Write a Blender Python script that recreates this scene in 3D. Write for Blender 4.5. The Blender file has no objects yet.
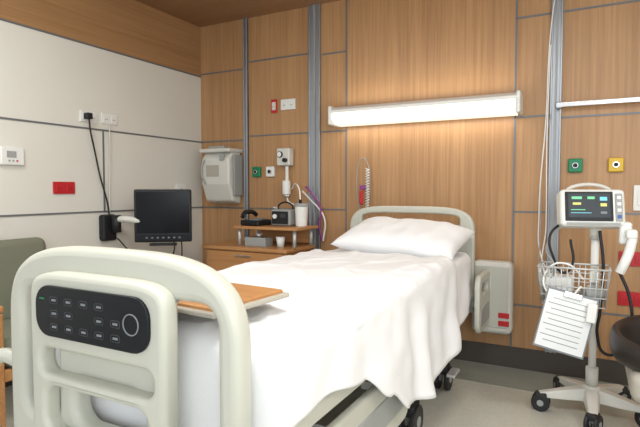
import bpy, bmesh, math, random
from mathutils import Vector, Matrix, noise
random.seed(3)
S=bpy.context.scene
S.view_settings.view_transform='Standard'
S.view_settings.look='None'

# ---------------------------------------------------------------- materials
def pm(name,col,rough=.5,metal=0,emit=None,es=0,bump=0,bscale=80,var=0,coat=0,spec=None):
    m=bpy.data.materials.new(name);m.use_nodes=True
    nt=m.node_tree;b=nt.nodes['Principled BSDF']
    b.inputs['Base Color'].default_value=(*col,1);b.inputs['Roughness'].default_value=rough
    b.inputs['Metallic'].default_value=metal
    if coat:b.inputs['Coat Weight'].default_value=coat
    if spec is not None:b.inputs['Specular IOR Level'].default_value=spec
    if emit:
        b.inputs['Emission Color'].default_value=(*emit,1);b.inputs['Emission Strength'].default_value=es
    tc=nt.nodes.new('ShaderNodeTexCoord');n=nt.nodes.new('ShaderNodeTexNoise')
    n.inputs['Scale'].default_value=bscale;n.inputs['Detail'].default_value=3
    nt.links.new(tc.outputs['Object'],n.inputs['Vector'])
    if bump:
        bp=nt.nodes.new('ShaderNodeBump');bp.inputs['Strength'].default_value=bump;bp.inputs['Distance'].default_value=.01
        nt.links.new(n.outputs['Fac'],bp.inputs['Height']);nt.links.new(bp.outputs['Normal'],b.inputs['Normal'])
    if var:
        r=nt.nodes.new('ShaderNodeValToRGB');r.color_ramp.elements[0].position=.3;r.color_ramp.elements[1].position=.7
        r.color_ramp.elements[0].color=(*[c*(1-var) for c in col],1);r.color_ramp.elements[1].color=(*[min(1,c*(1+var)) for c in col],1)
        nt.links.new(n.outputs['Fac'],r.inputs['Fac']);nt.links.new(r.outputs['Color'],b.inputs['Base Color'])
    return m
def wood(name,c1,c2,scale=(70,70,1.4),rough=.42):
    m=bpy.data.materials.new(name);m.use_nodes=True
    nt=m.node_tree;b=nt.nodes['Principled BSDF'];b.inputs['Roughness'].default_value=rough
    tc=nt.nodes.new('ShaderNodeTexCoord');mp=nt.nodes.new('ShaderNodeMapping');mp.inputs['Scale'].default_value=scale
    n=nt.nodes.new('ShaderNodeTexNoise');n.inputs['Scale'].default_value=1;n.inputs['Detail'].default_value=6;n.inputs['Roughness'].default_value=.65
    mp2=nt.nodes.new('ShaderNodeMapping');mp2.inputs['Scale'].default_value=[s*.09 if s>5 else s*.35 for s in scale]
    n2=nt.nodes.new('ShaderNodeTexNoise');n2.inputs['Scale'].default_value=1;n2.inputs['Detail'].default_value=3;n2.inputs['Distortion'].default_value=.6
    nt.links.new(tc.outputs['Object'],mp.inputs['Vector']);nt.links.new(mp.outputs['Vector'],n.inputs['Vector'])
    nt.links.new(tc.outputs['Object'],mp2.inputs['Vector']);nt.links.new(mp2.outputs['Vector'],n2.inputs['Vector'])
    mx=nt.nodes.new('ShaderNodeMix');mx.data_type='FLOAT';mx.inputs[0].default_value=.3
    nt.links.new(n.outputs['Fac'],mx.inputs[2]);nt.links.new(n2.outputs['Fac'],mx.inputs[3])
    r=nt.nodes.new('ShaderNodeValToRGB');r.color_ramp.elements[0].position=.36;r.color_ramp.elements[1].position=.62
    r.color_ramp.elements[0].color=(*c1,1);r.color_ramp.elements[1].color=(*c2,1)
    nt.links.new(mx.outputs[0],r.inputs['Fac']);nt.links.new(r.outputs['Color'],b.inputs['Base Color'])
    return m
WOOD=wood('wood_panel_oak',(.345,.182,.079),(.485,.275,.127))
WOODH=wood('wood_panel_oak_horizontal',(.31,.163,.071),(.41,.228,.104),(70,1.4,70))
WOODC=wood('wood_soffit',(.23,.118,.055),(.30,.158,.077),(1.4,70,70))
WOODT=wood('wood_furniture',(.40,.18,.065),(.52,.26,.10),(1.8,50,50),.35)
CREAMW=pm('wall_cream_laminate',(.72,.705,.645),.5,var=.012,bscale=2)
SEAM=pm('seam_grey_aluminium',(.17,.18,.19),.45,.3)
ALU=pm('aluminium_rail',(.36,.38,.41),.38,.75)
CHROME=pm('chrome',(.7,.7,.7),.18,1)
BASEB=pm('baseboard_dark',(.06,.05,.042),.5)
CEIL=pm('ceiling_white',(.8,.79,.76),.8)
BED=pm('bed_plastic_cream',(.52,.52,.45),.40)
BED2=pm('bed_plastic_grey',(.33,.34,.33),.45)
DARKP=pm('dark_plastic',(.016,.016,.018),.45,spec=.3)
BLACK=pm('gloss_black',(.004,.004,.006),.22,spec=.2)
PANEL=pm('control_panel_black',(.008,.009,.012),.35,spec=.25)
PRINT=pm('panel_print_grey',(.20,.22,.24),.5)
BUTT=pm('panel_button',(.035,.038,.045),.4)
STEEL=pm('painted_steel',(.55,.56,.55),.4,.3)
WHITEP=pm('white_plastic',(.78,.78,.75),.4)
OFFW=pm('offwhite_plastic',(.64,.63,.58),.45)
SHEET=pm('bed_linen_white',(.83,.83,.84),.9,bump=.15,bscale=260)
PILLOW=pm('pillow_cotton',(.84,.84,.85),.9,bump=.15,bscale=200)
RED=pm('red_plastic',(.50,.012,.02),.4)
GREEN=pm('green_plastic',(.0,.20,.08),.4)
YEL=pm('yellow_plastic',(.70,.45,.02),.4)
PURP=pm('purple_tube',(.28,.05,.25),.4)
BLUE=pm('blue_label',(.05,.12,.4),.5)
CUSH=pm('chair_fabric_greygreen',(.17,.175,.125),.85,bump=.2,bscale=300)
BROWNL=pm('dark_leather',(.020,.013,.011),.42,bump=.1,bscale=200)
BEIGE=pm('beige_vinyl',(.42,.39,.33),.5)
RUB=pm('caster_rubber',(.012,.012,.014),.5)
PAPER=pm('paper_white',(.75,.76,.76),.6)
TEXT=pm('paper_print',(.25,.26,.28),.7)
DIFF=pm('lamp_diffuser',(.9,.88,.8),.5,emit=(1,.95,.80),es=.85)
CEILL=pm('ceiling_lamp_diffuser',(.9,.9,.9),.5,emit=(1,.98,.94),es=4)
TEALS=pm('vital_screen',(.03,.035,.04),.2,emit=(.2,.25,.3),es=.10)
DIG=pm('screen_digits_green',(.1,.4,.2),.3,emit=(.25,.8,.4),es=.5)
DIGY=pm('screen_digits_yellow',(.5,.45,.1),.3,emit=(.9,.8,.25),es=.5)
DIGC=pm('screen_digits_cyan',(.1,.4,.5),.3,emit=(.3,.75,.9),es=.5)

def floor_mat():
    m=bpy.data.materials.new('vinyl_floor');m.use_nodes=True;nt=m.node_tree;b=nt.nodes['Principled BSDF']
    b.inputs['Roughness'].default_value=.22
    tc=nt.nodes.new('ShaderNodeTexCoord');n=nt.nodes.new('ShaderNodeTexNoise');n.inputs['Scale'].default_value=90;n.inputs['Detail'].default_value=4
    nt.links.new(tc.outputs['Object'],n.inputs['Vector'])
    r=nt.nodes.new('ShaderNodeValToRGB');r.color_ramp.elements[0].position=.35;r.color_ramp.elements[1].position=.65
    r.color_ramp.elements[0].color=(.54,.52,.45,1);r.color_ramp.elements[1].color=(.60,.58,.50,1)
    nt.links.new(n.outputs['Fac'],r.inputs['Fac']);nt.links.new(r.outputs['Color'],b.inputs['Base Color'])
    return m
FLOOR=floor_mat()
FLOORB=pm('vinyl_floor_border',(.32,.33,.28),.22,var=.06,bscale=90)

# ---------------------------------------------------------------- helpers
def empty(name,loc):
    e=bpy.data.objects.new(name,None);e.location=loc;e.empty_display_size=.1;S.collection.objects.link(e);return e
def link(o,par=None,mat=None):
    S.collection.objects.link(o)
    if mat:
        o.data.materials.clear();o.data.materials.append(mat)
    if par:
        o.parent=par;o.matrix_parent_inverse=Matrix.Translation(par.location).inverted()
    return o
def smooth(o):
    for p in o.data.polygons:p.use_smooth=True
def box(name,c,s,mat,par=None,bev=.0,rot=(0,0,0),seg=3):
    bm=bmesh.new();bmesh.ops.create_cube(bm,size=1);bmesh.ops.scale(bm,vec=s,verts=bm.verts)
    me=bpy.data.meshes.new(name);bm.to_mesh(me);bm.free()
    o=bpy.data.objects.new(name,me);o.location=c;o.rotation_euler=rot;link(o,par,mat)
    if bev:
        m=o.modifiers.new('b','BEVEL');m.width=bev;m.segments=seg;m.harden_normals=True;smooth(o)
    return o
def cyl(name,p1,p2,r,mat,par=None,r2=None,seg=24,bev=0):
    p1=Vector(p1);p2=Vector(p2);d=p2-p1
    bm=bmesh.new();bmesh.ops.create_cone(bm,cap_ends=True,segments=seg,radius1=r,radius2=r if r2 is None else r2,depth=d.length)
    for f in bm.faces:f.smooth=len(f.verts)==4
    me=bpy.data.meshes.new(name);bm.to_mesh(me);bm.free()
    o=bpy.data.objects.new(name,me);o.location=(p1+p2)/2;o.rotation_mode='QUATERNION'
    o.rotation_quaternion=d.to_track_quat('Z','Y');link(o,par,mat)
    if bev:
        m=o.modifiers.new('b','BEVEL');m.width=bev;m.segments=3;m.limit_method='ANGLE';m.harden_normals=True
    return o
def tomesh(cu,name,par,mat,M=None):
    t=bpy.data.objects.new(name+'_c',cu);S.collection.objects.link(t)
    bpy.context.view_layer.update();dg=bpy.context.evaluated_depsgraph_get()
    me=bpy.data.meshes.new_from_object(t.evaluated_get(dg));me.name=name
    bpy.data.objects.remove(t)
    o=bpy.data.objects.new(name,me)
    if M is not None:o.matrix_world=M
    link(o,par,mat);return o
def tube(name,pts,r,mat,par=None,cyc=False,res=8):
    cu=bpy.data.curves.new(name,'CURVE');cu.dimensions='3D';cu.bevel_depth=r;cu.bevel_resolution=4;cu.use_fill_caps=True;cu.resolution_u=res
    sp=cu.splines.new('BEZIER');sp.bezier_points.add(len(pts)-1)
    for i,p in enumerate(pts):
        b=sp.bezier_points[i];b.co=p;b.handle_left_type='AUTO';b.handle_right_type='AUTO'
    sp.use_cyclic_u=cyc
    o=tomesh(cu,name,par,mat);smooth(o);return o
def coil(name,p1,p2,R_,r,turns,mat,par):
    p1=Vector(p1);p2=Vector(p2);d=(p2-p1);a=d.normalized();u=a.orthogonal().normalized();v=a.cross(u)
    n=turns*6
    tube(name,[p1+d*(i/n)+u*R_*math.cos(i*math.pi/3)+v*R_*math.sin(i*math.pi/3) for i in range(n+1)],r,mat,par,res=3)
def rrect(x0,x1,z0,z1,r,n=6):
    pts=[]
    for cx,cz,a in((x1-r,z1-r,0),(x0+r,z1-r,90),(x0+r,z0+r,180),(x1-r,z0+r,270)):
        for i in range(n+1):
            t=math.radians(a+90*i/n);pts.append((cx+r*math.cos(t),cz+r*math.sin(t)))
    return pts
def plate(name,loops,y,th,mat,par=None,bev=.008,M=None):
    cu=bpy.data.curves.new(name,'CURVE');cu.dimensions='2D';cu.fill_mode='BOTH';cu.extrude=max(th/2-bev,.0005);cu.bevel_depth=bev;cu.bevel_resolution=3;cu.offset=-bev
    for lp in loops:
        sp=cu.splines.new('POLY');sp.points.add(len(lp)-1)
        for i,p in enumerate(lp):sp.points[i].co=(p[0],p[1],0,1)
        sp.use_cyclic_u=True
    if M is None:M=Matrix.Translation((0,y,0))@Matrix.Rotation(math.radians(90),4,'X')
    return tomesh(cu,name,par,mat,M)
def arch(x0,x1,z0,zs,zt,e=.42):
    cx=(x0+x1)/2;w=(x1-x0)/2;pts=[(x1,z0),(x1,zs)]
    N=40
    for i in range(N+1):
        t=math.pi*i/N;c=math.cos(t);s=math.sin(t)
        pts.append((cx+w*math.copysign(abs(c)**e,c),zs+(zt-zs)*(s**e if s>1e-6 else 0)))
    pts+=[(x0,zs),(x0,z0)]
    out=[]
    for p in pts:
        if not out or (abs(out[-1][0]-p[0])+abs(out[-1][1]-p[1]))>1e-4:out.append(p)
    return out
def caster(name,x,y,r,par,z=0,w=.03,ang=0,top=.14,mat=RUB):
    dx=math.cos(ang);dy=math.sin(ang)
    for s in(-1,1):
        cyl(name+f'_wheel{s+1}',(x+dx*(s*w*.7-w*.28),y+dy*(s*w*.7-w*.28),z+r),(x+dx*(s*w*.7+w*.28),y+dy*(s*w*.7+w*.28),z+r),r,mat,par,bev=.006)
        cyl(name+f'_hub{s+1}',(x+dx*(s*w*.7-w*.34),y+dy*(s*w*.7-w*.34),z+r),(x+dx*(s*w*.7+w*.34),y+dy*(s*w*.7+w*.34),z+r),r*.35,BED2,par)
    cyl(name+'_stem',(x,y,z+r),(x,y,z+top),.012,STEEL,par)
    box(name+'_hood',(x,y,z+r*1.75),(w*1.5,r*1.3,r*.7),mat,par,bev=.01,rot=(0,0,ang))

B=3.76;L=-3.26;RX=2.4;FY=-1.6;H=2.77
# ---------------------------------------------------------------- room shell
box('wall_back',((L+RX)/2,B+.05,H/2),(RX-L+.2,.1,H),WOOD)
box('wall_left',(L-.05,(FY+B)/2,2.31/2),(.1,B-FY,2.31),CREAMW)
box('trim_1',(L-.048,(FY+B)/2,(2.31+H)/2),(.1,B-FY,H-2.31),WOODH)
box('floor',((L+RX)/2,(FY+B)/2,-.05),(RX-L+.2,B-FY+.2,.1),FLOOR)
box('floor_border',((L+RX)/2,B-.2,.0015),(RX-L,.40,.003),FLOORB)
box('ceiling',((L+RX)/2,(FY+2.5)/2,H+.05),(RX-L+.2,2.5-FY,.1),CEIL)
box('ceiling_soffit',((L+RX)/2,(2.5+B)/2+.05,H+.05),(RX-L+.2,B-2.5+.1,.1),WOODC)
box('wall_right',(RX+.05,(FY+B)/2,H/2),(.1,B-FY,H),CREAMW)
box('baseboard_back',((L+RX)/2,B-.006,.075),(RX-L,.012,.15),BASEB)
box('baseboard_left',(L+.006,(FY+B)/2,.075),(.012,B-FY,.15),BASEB)
tn=[1]
def trim(c,s,m=SEAM):
    tn[0]+=1;box(f'trim_{tn[0]}',c,s,m)
w=.012
for z in(2.31,1.70,1.087):trim((L+.002,(FY+B)/2,z),(.008,B-FY,w))
trim((L+.002,2.655,1.39),(.008,w,.61))
def hb(x0,x1,z):trim(((x0+x1)/2,B-.002,z),(x1-x0,.008,w))
def vb(x,z0=0.15,z1=H):trim((x,B-.002,(z0+z1)/2),(w,.008,z1-z0))
for z in(2.33,1.70,1.087):hb(L,-2.75,z)
for z in(2.385,1.73,1.087):hb(-2.70,-2.09,z)
for z in(2.36,1.73,1.09):hb(-1.97,-1.75,z)
vb(-1.75);vb(-.47)
for z in(2.42,1.75,1.10,.45):hb(-.47,-.25,z)
for z in(2.42,1.73,1.10,.45):hb(-.18,RX,z)
vb(.95)
def rail(name,x0,x1,d=.03):
    e=empty(name,((x0+x1)/2,B,1.4));c=(x0+x1)/2;ww=x1-x0
    box('rail_back',(c,B-.006,(H+.15)/2),(ww,.012,H-.15),ALU,e)
    box('rail_edge_1',(x0+.006,B-d/2,(H+.15)/2),(.012,d,H-.15),ALU,e,bev=.003)
    box('rail_edge_2',(x1-.006,B-d/2,(H+.15)/2),(.012,d,H-.15),ALU,e,bev=.003)
    if ww>.06:box('rail_mid',(c,B-d/2,(H+.15)/2),(.012,d*.8,H-.15),BED2,e)
rail('equipment_rail',-2.75,-2.71);rail('equipment_rail',-2.085,-1.98);rail('equipment_rail',-.25,-.18)
e=empty('horizontal_medical_rail',(.6,B-.06,1.805))
box('bar',(.62,B-.06,1.805),(1.66,.012,.03),CHROME,e,bev=.003)
for x in(-.195,.5,1.2):box('clamp',(x,B-.03,1.805),(.03,.06,.045),ALU,e,bev=.004)

# ---------------------------------------------------------------- overbed wall lamp
def extr(name,prof,x0,x1,mat,par,bev=0):
    bm=bmesh.new();n=len(prof)
    vs=[[bm.verts.new((x,y,z)) for y,z in prof] for x in(x0,x1)]
    bm.faces.new(vs[0]);bm.faces.new(vs[1][::-1])
    for i in range(n):bm.faces.new((vs[0][i],vs[1][i],vs[1][(i+1)%n],vs[0][(i+1)%n]))
    bmesh.ops.recalc_face_normals(bm,faces=bm.faces)
    me=bpy.data.meshes.new(name);bm.to_mesh(me);bm.free();o=bpy.data.objects.new(name,me);link(o,par,mat)
    if bev:
        m=o.modifiers.new('b','BEVEL');m.width=bev;m.segments=3
    return o
e=empty('wall_lamp',(-1.12,B,1.84))
x0,x1=-1.83,-.42
extr('housing',[(B,1.905),(B-.12,1.90),(B-.175,1.872),(B-.175,1.852),(B,1.852)],x0,x1,WHITEP,e,.005)
extr('diffuser',[(B-.01,1.851),(B-.168,1.851),(B-.163,1.80),(B-.10,1.765),(B-.01,1.76)],x0+.03,x1-.03,DIFF,e)
for x in(x0+.012,x1-.012):box('end_cap',(x,B-.088,1.832),(.03,.178,.15),WHITEP,e,bev=.015)

# ---------------------------------------------------------------- hospital bed
bed=empty('hospital_bed',(-1.17,2.2,0))
fx0,fx1=-1.65,-.73;fy=1.0
outer=arch(fx0,fx1,.30,.80,1.085,.58)
holes=[rrect(-1.57,-1.41,.55,.955,.05),rrect(-.985,-.80,.50,.965,.06),rrect(-1.33,-1.05,.56,.70,.05)]
plate('footboard',[outer]+holes,fy,.07,BED,bed,bev=.025)
con=arch(-1.465,-.925,.50,.90,1.015,.40)
plate('footboard_console',[con,rrect(-1.42,-.97,.715,.79,.032),rrect(-1.40,-.99,.55,.68,.04)],fy-.05,.06,BED,bed,bev=.018)
plate('control_panel',[rrect(-1.418,-.968,.832,.978,.055)],fy-.084,.012,PANEL,bed,bev=.003)
k=0
for i in range(5):
    for j in range(3):
        if (i,j) in((2,1),(4,2)):continue
        k+=1
        xx=-1.35+i*.062;zz=.853+j*.038
        plate(f'button_{k}',[rrect(xx,xx+.036,zz,zz+.020,.008),rrect(xx+.002,xx+.034,zz+.002,zz+.018,.007)],fy-.0905,.002,BUTT,bed,bev=.0004)
        box(f'icon_{k}',(xx+.018,fy-.091,zz+.010),(.018,.002,.006),PRINT,bed)
plate('display_ring',[rrect(-1.055,-.998,.878,.935,.028),rrect(-1.052,-1.001,.881,.932,.025)],fy-.0915,.003,PRINT,bed,bev=.0005)
box('status_light',(-1.385,fy-.091,.94),(.02,.002,.004),GREEN,bed)
tube('foot_handle',[(-1.64,1.0,.69),(-1.72,.98,.70),(-1.77,.97,.63),(-1.77,.97,.5),(-1.74,.98,.38),(-1.64,1.0,.34)],.024,BED,bed)
tube('foot_bumper',[(-1.66,.97,.30),(-1.4,.95,.29),(-.95,.95,.29),(-.72,.97,.30)],.035,BED2,bed)
hx0,hx1,hy=-1.60,-.68,3.52
plate('headboard',[arch(hx0,hx1,.42,.88,1.135,.45),arch(-1.50,-.78,1.01,1.03,1.085,.45)],hy,.05,BED,bed,bev=.014)
plate('headboard_inset',[rrect(-1.48,-.80,.62,.98,.05)],hy-.03,.014,BED2,bed,bev=.004)
box('deck',(-1.16,2.25,.585),(.82,2.36,.05),STEEL,bed,bev=.01)
for x in(-1.5,-.82):
    box('deck_rail',(x,2.25,.53),(.05,2.4,.07),STEEL,bed,bev=.01)
    box('base_rail',(x,2.3,.20),(.06,2.1,.07),BED,bed,bev=.012)
for y in(1.35,3.2):
    box('base_cross',(-1.16,y,.20),(.7,.08,.07),BED,bed,bev=.012)
    box('lift_column',(-1.16,y+(.2 if y<2 else -.2),.37),(.22,.22,.32),BED2,bed,bev=.02)
box('base_cover',(-1.16,2.27,.25),(.6,1.5,.06),BED,bed,bev=.02)
for i,(x,y) in enumerate(((-1.53,1.3),(-.79,1.3),(-1.53,3.15),(-.79,3.15))):caster(f'caster_{i}',x,y,.075,bed,w=.045,ang=0,top=.2)
caster('steer_wheel',-.78,2.45,.085,bed,w=.045,ang=0,top=.2)
box('brake_pedal',(-.70,3.02,.16),(.05,.14,.02),STEEL,bed,bev=.008)
def yz(name,loops,x,th,mat,bev=.012):
    M=Matrix.Translation((x,0,0))@Matrix.Rotation(math.radians(90),4,'Z')@Matrix.Rotation(math.radians(90),4,'X')
    return plate(name,loops,0,th,mat,bed,bev,M)
for x,sx in((-.695,1),(-1.625,-1)):
    yz('siderail_foot',[rrect(1.10,2.12,.27,.64,.08),rrect(1.22,2.0,.52,.58,.028)],x,.035,BED)
    yz('siderail_foot_trim',[rrect(1.2,2.04,.34,.45,.03)],x+sx*.016,.012,BED2,.003)
    yz('siderail_head',[rrect(3.24,3.62,.34,.71,.07),rrect(3.32,3.54,.58,.65,.03)],x+sx*.085,.035,BED)
    yz('siderail_head_trim',[rrect(3.28,3.58,.38,.50,.03)],x+sx*.10,.012,BED2,.003)
    for y in(1.4,1.85,3.3,3.5):box('siderail_arm',(x-sx*.03,y,.48),(.12,.04,.03),STEEL,bed)
box('mattress',(-1.16,2.26,.715),(.86,2.36,.19),WHITEP,bed,bev=.05,seg=5)

def smooth01(t):t=max(0,min(1,t));return t*t*(3-2*t)
def interp(tab,y):
    if y<=tab[0][0]:return tab[0][1]
    for (a,b),(c,d) in zip(tab,tab[1:]):
        if y<=c:return b+(d-b)*smooth01((y-a)/(c-a))
    return tab[-1][1]
def cloth(name,y0,y1,xl,xr,zt,heml,hemr,off,mat,foot=False,seed=0,amp=1.0,ny=170,par=None):
    rows=[]
    if foot:rows=[(y0-.005,-.34),(y0-.008,-.25),(y0-.008,-.17),(y0-.006,-.10),(y0,-.05),(y0+.012,-.02),(y0+.035,-.004)]
    ys=[y0+(.06 if foot else 0)+(y1-y0-(.06 if foot else 0))*i/ny for i in range(ny+1)]
    rows+=[(y,0) for y in ys]
    nS,nC,nT=22,6,60;rc=.05
    bm=bmesh.new();grid=[]
    for (y,dz) in rows:
        row=[]
        hl=interp(heml,y);hr=interp(hemr,y)
        def side(t,sgn,hem,x):
            d=t*(zt-rc-hem);z=zt-rc-d
            a=d
            ph=noise.noise(Vector((seed,sgn*3,y*1.3)))*3
            f=(math.sin(y*12+ph*2+d*1.5)*.5+math.sin(y*23+ph*3+1.3)*.18+noise.noise(Vector((y*5,d*2,seed+sgn)))*.8)
            xx=x+sgn*(.012+a*.09+f*a*.075*amp+.014*noise.noise(Vector((y*6,d*7,seed+9))))
            if sgn>0: xx=max(xx,x+.004)
            else: xx=min(xx,x-.004)
            return Vector((xx,y+.02*a*noise.noise(Vector((y*4,d*5,seed))),z))
        for i in range(nS,0,-1):row.append(side(i/nS,-1,hl,xl))
        for i in range(nC+1):
            t=math.pi/2*i/nC;row.append(Vector((xl-.012+rc-rc*math.cos(t),y,zt-rc+rc*math.sin(t))))
        for i in range(1,nT):row.append(Vector((xl+rc+(xr-xl-2*rc)*i/nT,y,zt)))
        for i in range(nC+1):
            t=math.pi/2*(1-i/nC);row.append(Vector((xr+.012-rc+rc*math.cos(t),y,zt-rc+rc*math.sin(t))))
        for i in range(1,nS+1):row.append(side(i/nS,1,hr,xr))
        vr=[]
        for k,p in enumerate(row):
            if nS<=k<=len(row)-1-nS:
                n=noise.noise(Vector((p.x*2.2+seed,p.y*1.6,0)))*.014+noise.noise(Vector((p.x*7+p.y*3,p.y*3.2-p.x*2,seed)))*.009
                rd=1-abs(noise.noise(Vector((p.x*3.5+p.y*1.2,p.y*2.1,seed+5))))*2.4
                n+=max(0,rd)**4*.012
                rd=1-abs(noise.noise(Vector((p.x*2.1-p.y*3,p.y*1.1+p.x*2,seed+15))))*3
                n+=max(0,rd)**4*.007
                p.z+=n*amp+off
            else:p.z+=off
            if dz<0:p.z=min(p.z,zt+off+dz+.012*noise.noise(Vector((p.x*6,0,dz*4))));p.z=max(p.z,.30)
            vr.append(bm.verts.new(p))
        grid.append(vr)
    for a,b in zip(grid,grid[1:]):
        for i in range(len(a)-1):
            f=bm.faces.new((a[i],a[i+1],b[i+1],b[i]));f.smooth=True
    bmesh.ops.recalc_face_normals(bm,faces=bm.faces)
    me=bpy.data.meshes.new(name);bm.to_mesh(me);bm.free()
    o=bpy.data.objects.new(name,me);link(o,par,mat)
    sm=o.modifiers.new('s','SOLIDIFY');sm.thickness=.006;sm.offset=1
    return o
cloth('fitted_sheet',1.12,3.40,-1.60,-.70,.825,[(1,.66),(3.4,.6)],[(1.1,.68),(1.7,.64),(2.3,.5),(3.0,.46),(3.25,.49),(3.4,.56)],0,SHEET,seed=2,amp=.6,par=bed)
cloth('blanket',1.075,2.92,-1.61,-.685,.845,[(1,.62),(3,.55)],[(1.05,.64),(1.3,.65),(1.55,.61),(1.75,.49),(1.95,.37),(2.28,.31),(2.55,.345),(2.93,.40)],.004,SHEET,foot=True,seed=7)

bm=bmesh.new();N=44
W,D,T=.82,.50,.098
g={}
for s in(1,-1):
    for i in range(N+1):
        for j in range(N+1):
            a=i/N*2-1;b=j/N*2-1
            edge=(1-abs(a)**3.2)*(1-abs(b)**3.2)
            if s==-1 and (i in(0,N) or j in(0,N)):g[(s,i,j)]=g[(1,i,j)];continue
            x=a*W/2*(1-.05*(1-b*b)*abs(a)**2);y=b*D/2*(1-.07*(1-a*a)*abs(b)**2)
            z=s*T*max(edge,0)**.55
            z+=.014*noise.noise(Vector((x*6,y*6,s*3)))*(edge>.02)+.014*noise.noise(Vector((x*14,y*7,s)))*edge
            g[(s,i,j)]=bm.verts.new((x,y,z))
for s in(1,-1):
    for i in range(N):
        for j in range(N):
            q=[g[(s,i,j)],g[(s,i+1,j)],g[(s,i+1,j+1)],g[(s,i,j+1)]]
            f=bm.faces.new(q if s==1 else q[::-1]);f.smooth=True
me=bpy.data.meshes.new('pillow');bm.to_mesh(me);bm.free()
o=bpy.data.objects.new('pillow',me);o.location=(-1.08,3.20,.935);o.rotation_euler=(math.radians(15),math.radians(3),math.radians(-4));link(o,None,PILLOW)

# ---------------------------------------------------------------- overbed table
e=empty('overbed_table',(-1.3,1.26,0))
Mt=math.radians(-5)
box('table_top',(-1.265,1.245,.927),(.80,.31,.018),WOODT,e,bev=.006,rot=(0,0,Mt))
box('table_rim',(-1.265,1.245,.917),(.83,.34,.016),BEIGE,e,bev=.007,rot=(0,0,Mt))
box('beam',(-1.5,1.31,.896),(.5,.06,.025),STEEL,e,bev=.005)
box('column',(-1.76,1.33,.5),(.07,.05,.80),STEEL,e,bev=.01)
box('base_bar',(-1.76,1.33,.075),(.07,.6,.04),STEEL,e,bev=.01)
for y in(1.07,1.59):caster('table_caster',-1.76,y,.03,e,w=.02,top=.07)

# ---------------------------------------------------------------- bedside cabinet
e=empty('bedside_cabinet',(-2.4,3.48,0))
box('body',(-2.41,3.48,.42),(.78,.42,.70),WOODT,e,bev=.006)
box('cabinet_top',(-2.41,3.465,.785),(.82,.45,.03),WOODT,e,bev=.008)
for z in(.66,.42,.2):
    box('drawer',(-2.41,3.264,z),(.74,.018,.20),WOODT,e,bev=.004)
    box('drawer_pull',(-2.41,3.248,z+.07),(.16,.018,.012),CHROME,e,bev=.004)
box('plinth',(-2.41,3.48,.035),(.74,.40,.07),DARKP,e)
for x in(-2.52,-2.0):
    for y in(3.36,3.62):cyl('shelf_post',(x,y,.80),(x,y,.94),.014,STEEL,e)
box('upper_shelf',(-2.25,3.485,.95),(.60,.35,.024),WOODT,e,bev=.006)
box('shelf_back',(-2.25,3.64,.88),(.50,.015,.13),WOODT,e,bev=.003)

e=empty('telephone',(-2.42,3.44,.96))
box('base',(-2.42,3.45,.985),(.18,.20,.045),DARKP,e,bev=.012)
box('keypad',(-2.39,3.42,1.012),(.09,.11,.008),PRINT,e,bev=.003,rot=(.1,0,0))
tube('handset',[(-2.48,3.54,1.04),(-2.485,3.50,1.065),(-2.485,3.44,1.07),(-2.485,3.38,1.065),(-2.48,3.345,1.03)],.018,DARKP,e)
coil('curly_cord',(-2.45,3.335,.975),(-2.36,3.345,.975),.008,.003,8,DARKP,e)
e=empty('suction_pump',(-2.19,3.5,.96))
box('case',(-2.18,3.52,1.03),(.18,.16,.13),BED2,e,bev=.015)
box('faceplate',(-2.18,3.435,1.03),(.15,.008,.10),DARKP,e,bev=.003)
cyl('dial',(-2.22,3.43,1.04),(-2.22,3.415,1.04),.018,WHITEP,e)
box('display',(-2.15,3.43,1.045),(.05,.004,.03),BUTT,e)
tube('handle',[(-2.25,3.52,1.09),(-2.24,3.52,1.13),(-2.12,3.52,1.13),(-2.11,3.52,1.09)],.007,DARKP,e)
e=empty('suction_canister',(-2.02,3.5,.96))
cyl('canister',(-2.02,3.50,.962),(-2.02,3.50,1.12),.045,WHITEP,e,r2=.052,bev=.006)
cyl('canister_lid',(-2.02,3.50,1.12),(-2.02,3.50,1.145),.056,BED2,e,bev=.005)
cyl('lid_port',(-2.03,3.50,1.145),(-2.03,3.50,1.175),.012,DARKP,e)
tube('suction_tube',[(-2.03,3.50,1.175),(-2.05,3.52,1.25),(-2.12,3.58,1.30),(-2.20,3.66,1.26)],.006,WHITEP,e)
e=empty('hand_sanitiser_bottle',(-2.31,3.58,.96))
cyl('bottle',(-2.31,3.59,.962),(-2.31,3.59,1.07),.028,OFFW,e,bev=.006)
cyl('pump_neck',(-2.31,3.59,1.07),(-2.31,3.59,1.10),.009,WHITEP,e)
box('pump_head',(-2.31,3.575,1.105),(.018,.05,.012),WHITEP,e,bev=.003)
e=empty('tissue_box',(-2.38,3.34,.80))
box('carton',(-2.36,3.40,.835),(.20,.11,.07),BED2,e,bev=.004)
box('carton_slot',(-2.36,3.40,.871),(.10,.03,.002),DARKP,e)
cyl('tissue',(-2.36,3.40,.87),(-2.355,3.40,.90),.008,PAPER,e,r2=.03,seg=7)
e=empty('paper_cup',(-2.14,3.36,.80))
cyl('cup_wall',(-2.14,3.38,.801),(-2.14,3.38,.88),.026,PAPER,e,r2=.035)
cyl('cup_rim',(-2.14,3.38,.878),(-2.14,3.38,.883),.037,WHITEP,e)

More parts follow.
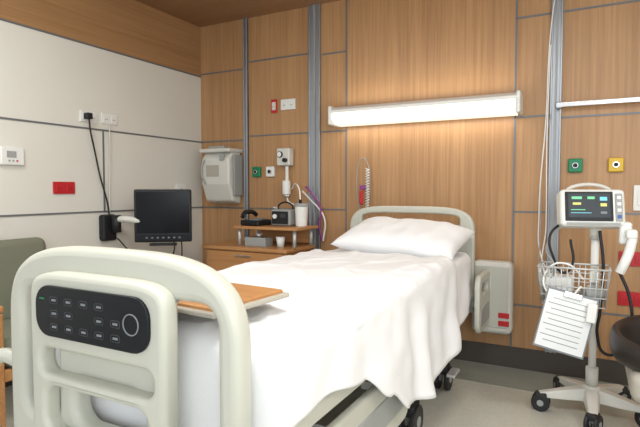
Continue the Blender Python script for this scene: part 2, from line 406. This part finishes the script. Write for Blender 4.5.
e=empty('oxygen_flowmeter',(-2.29,B-.05,1.42))
box('regulator',(-2.30,B-.05,1.53),(.13,.08,.15),OFFW,e,bev=.015)
cyl('gauge',(-2.325,B-.09,1.55),(-2.325,B-.105,1.55),.026,DARKP,e)
cyl('gauge_face',(-2.325,B-.105,1.55),(-2.325,B-.108,1.55),.021,WHITEP,e)
cyl('knob',(-2.27,B-.09,1.50),(-2.27,B-.12,1.50),.018,DARKP,e)
cyl('tube_body',(-2.27,B-.07,1.20),(-2.27,B-.07,1.45),.014,WHITEP,e)
cyl('collector_neck',(-2.27,B-.07,1.19),(-2.27,B-.07,1.21),.03,CHROME,e)
cyl('jar',(-2.27,B-.08,1.21),(-2.27,B-.08,1.33),.035,WHITEP,e,bev=.01)
tube('hose',[(-2.27,B-.07,1.19),(-2.24,B-.09,1.15),(-2.17,B-.07,1.12)],.006,WHITEP,e)
e=empty('hanging_tubes',(-2.0,B-.06,1.1))
tube('purple_hose',[(-2.10,B-.05,1.28),(-2.03,B-.07,1.22),(-1.96,B-.05,1.1),(-1.97,B-.05,.95),(-1.95,B-.04,.83)],.008,PURP,e)
tube('white_hose',[(-2.13,B-.05,1.24),(-2.06,B-.06,1.18),(-1.93,B-.04,1.02),(-1.94,B-.04,.83)],.007,WHITEP,e)

def socket(name,x,z,wx,hz,mat,face=None,left=False,n=2):
    e=empty(name,((L if left else x),(x if left else B),z))
    if left:
        box('plate',(L+.006,x,z),(.012,wx,hz),mat,e,bev=.003)
        for i in range(n):
            yy=x+(i-(n-1)/2)*wx/n
            box('insert',(L+.013,yy,z),(.006,wx/n*.62,hz*.6),face or mat,e,bev=.002)
            for q in(-1,1):box('pin_hole',(L+.0165,yy+q*.008,z-.006),(.001,.004,.008),DARKP,e)
    else:
        box('plate',(x,B-.006,z),(wx,.012,hz),mat,e,bev=.003)
        for i in range(n):
            xx=x+(i-(n-1)/2)*wx/n
            box('insert',(xx,B-.013,z),(wx/n*.62,.006,hz*.6),face or mat,e,bev=.002)
            for q in(-1,1):box('pin_hole',(xx+q*.008,B-.0165,z-.006),(.004,.001,.008),DARKP,e)
socket('nurse_call_switch',-2.437,1.975,.06,.115,RED,OFFW,n=1)
socket('wall_socket',-2.295,1.98,.145,.09,WHITEP)
socket('wall_socket',2.53,1.785,.145,.08,WHITEP,left=True)
socket('wall_socket',2.71,1.79,.14,.08,WHITEP,left=True)
socket('emergency_socket',2.32,1.265,.165,.085,RED,left=True)
socket('wall_socket',3.47,1.265,.12,.075,WHITEP,left=True,n=1)
socket('emergency_socket',.245,.815,.15,.09,RED);socket('emergency_socket',.245,.56,.15,.09,RED)
socket('wall_socket',.42,.815,.15,.09,WHITEP);socket('wall_socket',.42,.56,.15,.09,WHITEP)
socket('data_socket',.30,1.20,.12,.16,WHITEP,n=1)
def gas(name,x,z,mat):
    e=empty(name,(x,B,z))
    box('housing',(x,B-.015,z),(.085,.03,.09),mat,e,bev=.008)
    cyl('valve_ring',(x,B-.03,z),(x,B-.042,z),.018,CHROME,e);cyl('valve_hole',(x,B-.042,z),(x,B-.043,z),.014,DARKP,e)
gas('medical_gas_outlet',-2.617,1.41,GREEN);gas('medical_gas_outlet',-.09,1.41,GREEN);gas('medical_gas_outlet',.14,1.41,YEL)
gas('medical_gas_outlet',-2.47,1.41,WHITEP)

e=empty('thermostat',(L,1.95,1.465))
box('body',(L+.014,1.955,1.465),(.028,.15,.115),WHITEP,e,bev=.008)
box('screen',(L+.03,1.945,1.475),(.003,.06,.04),BED2,e)
for i in range(3):cyl('button',(L+.028,1.93+i*.025,1.435),(L+.032,1.93+i*.025,1.435),.006,RED if i==2 else BED2,e)

e=empty('sharps_container',(-2.95,B-.1,1.4))
extr('bin_body',[(B-.01,1.12),(B-.13,1.15),(B-.19,1.30),(B-.19,1.53),(B-.12,1.60),(B-.01,1.60)],-3.10,-2.79,OFFW,e,.02)
box('lid',(-2.945,B-.10,1.60),(.34,.21,.035),OFFW,e,bev=.012)
box('lid_slot',(-2.945,B-.15,1.625),(.18,.05,.03),BED2,e,bev=.01)
box('latch',(-2.86,B-.198,1.54),(.05,.02,.06),BED2,e,bev=.006)
box('label',(-2.97,B-.1925,1.42),(.14,.003,.10),BEIGE,e)
box('side_bracket',(-2.775,B-.08,1.38),(.015,.12,.36),BED2,e,bev=.004)
tube('handle',[(-3.06,B-.19,1.52),(-3.07,B-.22,1.45),(-3.06,B-.22,1.36),(-3.05,B-.19,1.30)],.008,BED2,e)

# ---------------------------------------------------------------- bedside tv on arm
e=empty('wall_mounted_television',(-2.86,2.85,1.05))
th=math.radians(38);c=Vector((-2.86,2.86,1.055))
def loc(v,c=c,th=th):
    return c+Matrix.Rotation(th,3,'Z')@Vector(v)
R3=(0,0,th)
box('bezel',loc((0,0,0)),(.42,.035,.40),DARKP,e,bev=.012,rot=R3)
box('screen',loc((0,-.018,.025)),(.385,.004,.31),BLACK,e,rot=R3)
box('speaker_strip',loc((0,-.0185,-.165)),(.385,.004,.045),PANEL,e,rot=R3)
for i in range(7):box('tv_button',loc((-.12+i*.04,-.022,-.165)),(.014,.004,.010),PRINT,e,rot=R3)
box('rear_hump',loc((0,.04,-.02)),(.28,.06,.26),DARKP,e,bev=.02,rot=R3)
box('handle_bar',loc((0,-.02,-.215)),(.20,.05,.02),DARKP,e,bev=.008,rot=R3)
box('wall_bracket',(L+.03,2.66,.965),(.06,.13,.20),DARKP,e,bev=.02)
cyl('arm_joint',(L+.10,2.68,.93),(L+.10,2.68,1.06),.035,DARKP,e)
tube('arm_lower',[(L+.10,2.68,1.03),(-3.05,2.71,1.03),(-2.97,2.80,1.0),(-2.93,2.93,.97)],.024,OFFW,e)
cyl('arm_knuckle',(-2.91,2.93,.92),(-2.91,2.93,1.04),.03,DARKP,e)
cyl('arm_plate',loc((0,.07,-.02)),(-2.91,2.93,1.00),.025,DARKP,e)
tube('tv_cable',[loc((.05,.05,-.12)),loc((.07,.04,-.28)),loc((.02,.05,-.34)),(-3.15,2.85,.74),(-3.2,2.72,.88)],.005,DARKP,e)
tube('tv_cable_2',[loc((.12,.05,-.12)),loc((.13,.04,-.30)),loc((.11,.05,-.42))],.005,DARKP,e)
e=empty('power_cable',(L+.03,2.5,1.4))
box('plug',(L+.04,2.50,1.785),(.05,.045,.045),DARKP,e,bev=.008)
tube('cord',[(L+.05,2.50,1.77),(L+.05,2.505,1.70),(L+.035,2.55,1.55),(L+.03,2.60,1.35),(L+.03,2.66,1.15),(L+.04,2.67,1.04)],.006,DARKP,e)
e=empty('data_cable',(L+.03,2.7,1.4))
tube('cord',[(L+.02,2.70,1.75),(L+.02,2.70,1.5),(L+.02,2.69,1.25),(L+.03,2.68,1.05)],.004,OFFW,e)

# ---------------------------------------------------------------- armchair
e=empty('armchair',(-2.85,1.75,0))
box('backrest',(-3.10,1.77,.70),(.12,.60,.50),CUSH,e,bev=.05,rot=(0,math.radians(-8),0),seg=5)
box('seat',(-2.80,1.77,.42),(.58,.56,.14),CUSH,e,bev=.045,seg=5)
for y in(1.45,2.09):
    box('armrest',(-2.83,y,.66),(.56,.06,.035),WOODT,e,bev=.012)
    box('front_leg',(-2.57,y,.32),(.045,.045,.64),WOODT,e,bev=.008)
    box('rear_leg',(-3.08,y,.32),(.045,.045,.64),WOODT,e,bev=.008)
    box('side_stretcher',(-2.83,y,.34),(.50,.03,.06),WOODT,e,bev=.006)
box('front_apron',(-2.57,1.77,.32),(.03,.62,.06),WOODT,e,bev=.006)

e=empty('air_mattress_pump',(-.59,B-.08,.5))
box('case',(-.585,B-.085,.51),(.27,.13,.50),OFFW,e,bev=.04,seg=5)
box('front_cover',(-.585,B-.152,.52),(.22,.012,.42),BED,e,bev=.005)
for z in(.40,.345):box('switch',(-.50,B-.16,z),(.07,.012,.035),RED,e,bev=.004)
box('vent',(-.63,B-.16,.62),(.09,.006,.10),OFFW,e,bev=.002)
for i in range(5):box('vent_slot',(-.63,B-.164,.585+i*.018),(.075,.002,.006),BED2,e)

e=empty('nurse_call_handset',(-1.6,B-.05,1.2))
tube('loop_cord',[(-1.62,B-.03,1.08),(-1.64,B-.04,1.3),(-1.62,B-.04,1.46),(-1.585,B-.045,1.50),(-1.55,B-.04,1.46),(-1.53,B-.04,1.3),(-1.54,B-.04,1.1)],.004,BED2,e)
coil('coiled_cord',(-1.545,B-.05,1.42),(-1.545,B-.05,1.08),.012,.004,16,WHITEP,e)
box('handset',(-1.59,B-.06,1.19),(.03,.025,.11),RED,e,bev=.01)
box('handset_clip',(-1.59,B-.03,1.27),(.045,.04,.035),PURP,e,bev=.008)

e=empty('iv_line_cables',(-.28,B-.05,1.5))
tube('line_1',[(-.20,B-.05,2.74),(-.25,B-.06,2.3),(-.27,B-.06,1.7),(-.30,B-.06,1.1),(-.28,B-.07,.8),(-.20,B-.10,.66)],.004,WHITEP,e)
tube('line_2',[(-.25,B-.06,2.2),(-.26,B-.07,1.6),(-.255,B-.07,1.0),(-.26,B-.08,.7),(-.12,B-.15,.55)],.004,WHITEP,e)
tube('line_3',[(-.24,B-.05,1.75),(-.285,B-.05,1.5),(-.29,B-.07,.95),(-.30,B-.08,.62)],.003,BED2,e)

# ---------------------------------------------------------------- vital signs monitor on rolling stand
cx,cy=.03,3.2
e=empty('vital_signs_monitor_stand',(cx,cy,0))
cyl('hub',(cx,cy,.09),(cx,cy,.16),.06,OFFW,e,r2=.045,bev=.01)
for i in range(5):
    a=math.radians(200+72*i);ex,ey=cx+.27*math.cos(a),cy+.27*math.sin(a)
    bm=bmesh.new()
    d=Vector((math.cos(a),math.sin(a),0));n=Vector((-d.y,d.x,0));vs=[]
    for t,wd,z0,z1 in((.02,.045,.075,.15),(.15,.035,.075,.13),(.285,.026,.08,.105)):
        p=Vector((cx,cy,0))+d*t
        vs.append([bm.verts.new(p+n*q*wd+Vector((0,0,zz))) for q,zz in((-1,z0),(1,z0),(.8,z1),(-.8,z1))])
    for A,Bv in zip(vs,vs[1:]):
        for k2 in range(4):bm.faces.new((A[k2],A[(k2+1)%4],Bv[(k2+1)%4],Bv[k2]))
    bm.faces.new(vs[0][::-1]);bm.faces.new(vs[-1]);bmesh.ops.recalc_face_normals(bm,faces=bm.faces)
    me=bpy.data.meshes.new('leg');bm.to_mesh(me);bm.free();o=bpy.data.objects.new(f'base_leg_{i}',me);link(o,e,OFFW)
    m=o.modifiers.new('b','BEVEL');m.width=.008;m.segments=2
    caster(f'caster_{i}',ex,ey,.05,e,w=.034,ang=a+1.2,top=.09)
cyl('pole',(cx,cy,.12),(cx,cy,1.06),.02,WHITEP,e)
cyl('pole_collar',(cx,cy,.16),(cx,cy,.26),.032,OFFW,e)
cyl('pole_top',(cx,cy,.98),(cx,cy,1.05),.03,OFFW,e)
mt=math.radians(14);mc=Vector((.0,3.15,1.145));tl=math.radians(-12)
RM=(Matrix.Rotation(mt,3,'Z')@Matrix.Rotation(tl,3,'X'))
rm=RM.to_euler()
def ml(v):return mc+RM@Vector(v)
box('monitor_case',ml((0,0,0)),(.32,.12,.205),WHITEP,e,bev=.025,rot=rm,seg=5)
box('monitor_bezel',ml((-.02,-.062,.005)),(.235,.008,.160),DARKP,e,bev=.006,rot=rm)
box('monitor_screen',ml((-.02,-.067,.008)),(.205,.004,.13),TEALS,e,rot=rm)
for i,(x,z,wd,hh,mm) in enumerate(((-.08,.05,.05,.014,DIG),(-.01,.05,.035,.014,DIG),(.05,.045,.035,.020,DIGC),(-.08,.018,.04,.012,DIGY),(.05,.012,.03,.016,DIGY),(-.075,-.015,.07,.004,DIG),(-.06,-.032,.10,.003,DIGC),(.05,-.03,.03,.012,PRINT))):
    box(f'digit_{i}',ml((x,-.070,z)),(wd,.002,hh),mm,e,rot=rm)
box('monitor_side_keys',ml((.125,-.062,.0)),(.035,.008,.15),BED2,e,bev=.004,rot=rm)
for i in range(4):box(f'key_{i}',ml((.125,-.068,-.05+i*.034)),(.02,.004,.018),BLUE if i==0 else WHITEP,e,bev=.002,rot=rm)
box('monitor_foot_strip',ml((0,-.062,-.088)),(.26,.006,.012),BED2,e,rot=rm)
tube('monitor_handle',[ml((-.11,.02,.09)),ml((-.10,.02,.118)),ml((.10,.02,.118)),ml((.11,.02,.09))],.010,OFFW,e)
box('probe_holder',(.17,3.16,1.02),(.06,.08,.12),WHITEP,e,bev=.015)
tube('probe_body',[(.20,3.10,1.0),(.185,3.08,.93),(.165,3.07,.87),(.145,3.08,.82)],.024,WHITEP,e)
box('probe_head',(.195,3.10,1.02),(.055,.06,.05),WHITEP,e,bev=.015)
tube('coil_cord',[(.145,3.08,.82),(.19,3.05,.70),(.20,3.04,.55),(.16,3.05,.42),(.09,3.07,.38),(.05,3.09,.47),(.06,3.1,.6),(.07,3.12,.85),(.05,3.14,1.03)],.008,DARKP,e)
tube('bp_hose',[(-.12,3.14,1.08),(-.19,3.06,1.0),(-.17,3.05,.88),(-.12,3.06,.80),(-.08,3.08,.84),(-.09,3.1,.98)],.007,DARKP,e)
tube('spo2_lead',[(-.13,3.14,1.06),(-.21,3.08,.93),(-.16,3.0,.83),(-.2,3.02,.7),(-.14,2.98,.6)],.004,BED2,e)
bx0,bx1,by0,by1,bz0,bz1=-.24,.10,2.96,3.16,.64,.84
def wire(p,q,r=.0035):cyl('basket_wire',p,q,r,STEEL,e,seg=8)
for z in(bz0,.69,.74,.79,bz1):
    s=.02*(1-(z-bz0)/(bz1-bz0))
    a=[(bx0+s,by0+s,z),(bx1-s,by0+s,z),(bx1-s,by1,z),(bx0+s,by1,z)]
    for i in range(4):wire(a[i],a[(i+1)%4],.005 if z==bz1 else .0032)
for i in range(13):
    t=i/12;x=bx0+(bx1-bx0)*t;xs=bx0+.02+(bx1-bx0-.04)*t
    wire((x,by0,bz1),(xs,by0+.02,bz0),.0025);wire((x,by1,bz1),(xs,by1,bz0),.0025);wire((xs,by0+.02,bz0),(xs,by1,bz0),.0025)
for i in range(7):
    t=i/6;y=by0+(by1-by0)*t;ys=by0+.02+(by1-by0-.02)*t
    wire((bx0,y,bz1),(bx0+.02,ys,bz0),.0025);wire((bx1,y,bz1),(bx1-.02,ys,bz0),.0025)
box('basket_bracket',(cx,3.175,.77),(.05,.04,.06),OFFW,e,bev=.006)
box('wipes_box',(-.14,3.06,.72),(.13,.12,.13),WHITEP,e,bev=.008)
tube('rolled_cuff',[(-.02,3.02,.70),(.04,3.05,.70),(.05,3.1,.70),(0,3.12,.70)],.035,BED2,e)
tube('cuff_hose',[(-.02,3.0,.78),(-.10,2.975,.86),(-.18,2.98,.84),(-.2,2.955,.72),(-.1,2.955,.68),(-.03,2.955,.75)],.005,WHITEP,e)
rr=(math.radians(-6),math.radians(14),math.radians(12))
RR=Matrix.Rotation(rr[2],3,'Z')@Matrix.Rotation(rr[1],3,'Y')@Matrix.Rotation(rr[0],3,'X')
box('chart_board',(-.10,2.925,.56),(.25,.006,.32),PRINT,e,rot=rr)
box('chart_sheet',(-.10,2.92,.56),(.235,.003,.30),PAPER,e,rot=rr)
for i in range(9):box('print_line',Vector((-.10,2.92,.56))+RR@Vector((-.01 if i%2 else .0,-.002,.11-i*.028)),(.19 if i%2 else .17,.001,.004),TEXT if i%3 else BED2,e,rot=rr)
box('chart_clip',Vector((-.10,2.92,.56))+RR@Vector((0,-.006,.145)),(.09,.015,.03),CHROME,e,bev=.004,rot=rr)
box('hang_tag',(.02,2.93,.62),(.045,.02,.10),WHITEP,e,bev=.006,rot=(0,.1,0))

# ---------------------------------------------------------------- dark swivel chair
e=empty('swivel_chair',(.42,2.75,0))
qx,qy=.43,2.76
for i in range(5):
    a=math.radians(170+72*i);ex,ey=qx+.27*math.cos(a),qy+.27*math.sin(a)
    tube(f'star_leg_{i}',[(qx,qy,.13),(qx+.14*math.cos(a),qy+.14*math.sin(a),.115),(ex,ey,.085)],.018,DARKP,e)
    caster(f'caster_{i}',ex,ey,.032,e,w=.025,ang=a+1,top=.08)
cyl('gas_lift',(qx,qy,.10),(qx,qy,.40),.025,CHROME,e)
box('seat_pad',(qx,qy,.40),(.52,.50,.14),BEIGE,e,bev=.05,seg=5)
bm=bmesh.new();ring=[]
for i in range(29):
    a=math.radians(60+ i*240/28)
    r0=.30;lo=.45;hi=.61+.03*math.sin(a)
    x,y=math.cos(a),math.sin(a)
    ring.append([bm.verts.new((qx+x*rr_,qy+y*rr_*.95,zz)) for rr_,zz in((r0,lo),(r0+.035,lo+.03),(r0+.04,hi-.03),(r0+.015,hi),(r0-.015,hi-.02),(r0-.02,lo+.03))])
for A,Bv in zip(ring,ring[1:]):
    for k2 in range(6):
        f=bm.faces.new((A[k2],A[(k2+1)%6],Bv[(k2+1)%6],Bv[k2]));f.smooth=True
bm.faces.new(ring[0][::-1]);bm.faces.new(ring[-1]);bmesh.ops.recalc_face_normals(bm,faces=bm.faces)
me=bpy.data.meshes.new('wrap_back');bm.to_mesh(me);bm.free();o=bpy.data.objects.new('wrap_back',me);link(o,e,BROWNL)
sb=o.modifiers.new('s','SUBSURF');sb.levels=1;sb.render_levels=1

# ---------------------------------------------------------------- lights
def area(name,locn,size,energy,col,rot=(0,0,0),sy=None):
    l=bpy.data.lights.new(name,'AREA');l.energy=energy;l.color=col;l.size=size
    if sy:l.shape='RECTANGLE';l.size_y=sy
    o=bpy.data.objects.new(name,l);o.location=locn;o.rotation_euler=rot;S.collection.objects.link(o);return o
for i,(x,y) in enumerate(((-2.1,.9),(-.3,.9),(1.3,1.6))):
    box(f'ceiling_light_panel'+('' if i==0 else f'.{i:03d}'),(x,y,H-.008),(.58,.58,.016),CEILL)
    area(f'ceiling_lamp_{i}',(x,y,H-.03),.56,24,(1,.985,.96))
area('lamp_uplight',(-1.12,B-.12,1.925),1.3,2.2,(1,.95,.82),(math.radians(180),0,0),.10)
area('lamp_downlight',(-1.12,B-.09,1.75),1.3,2.2,(1,.95,.86),(0,0,0),.10)
area('window_daylight',(1.2,-1.3,1.6),2.2,62,(.93,.97,1),(math.radians(78),0,math.radians(25)),1.6)
wd=bpy.data.worlds.new('w');S.world=wd;wd.use_nodes=True
wd.node_tree.nodes['Background'].inputs[0].default_value=(.88,.94,1,1);wd.node_tree.nodes['Background'].inputs[1].default_value=.95

# ---------------------------------------------------------------- camera
f=510.;yaw=math.radians(27.9);pit=math.atan(23.5/f)
cd=bpy.data.cameras.new('camera');cd.sensor_width=36;cd.lens=36*f/640;cd.clip_start=.02
co=bpy.data.objects.new('camera',cd);co.location=(0,0,1.25);co.rotation_euler=(math.pi/2-pit,0,yaw);S.collection.objects.link(co);S.camera=co
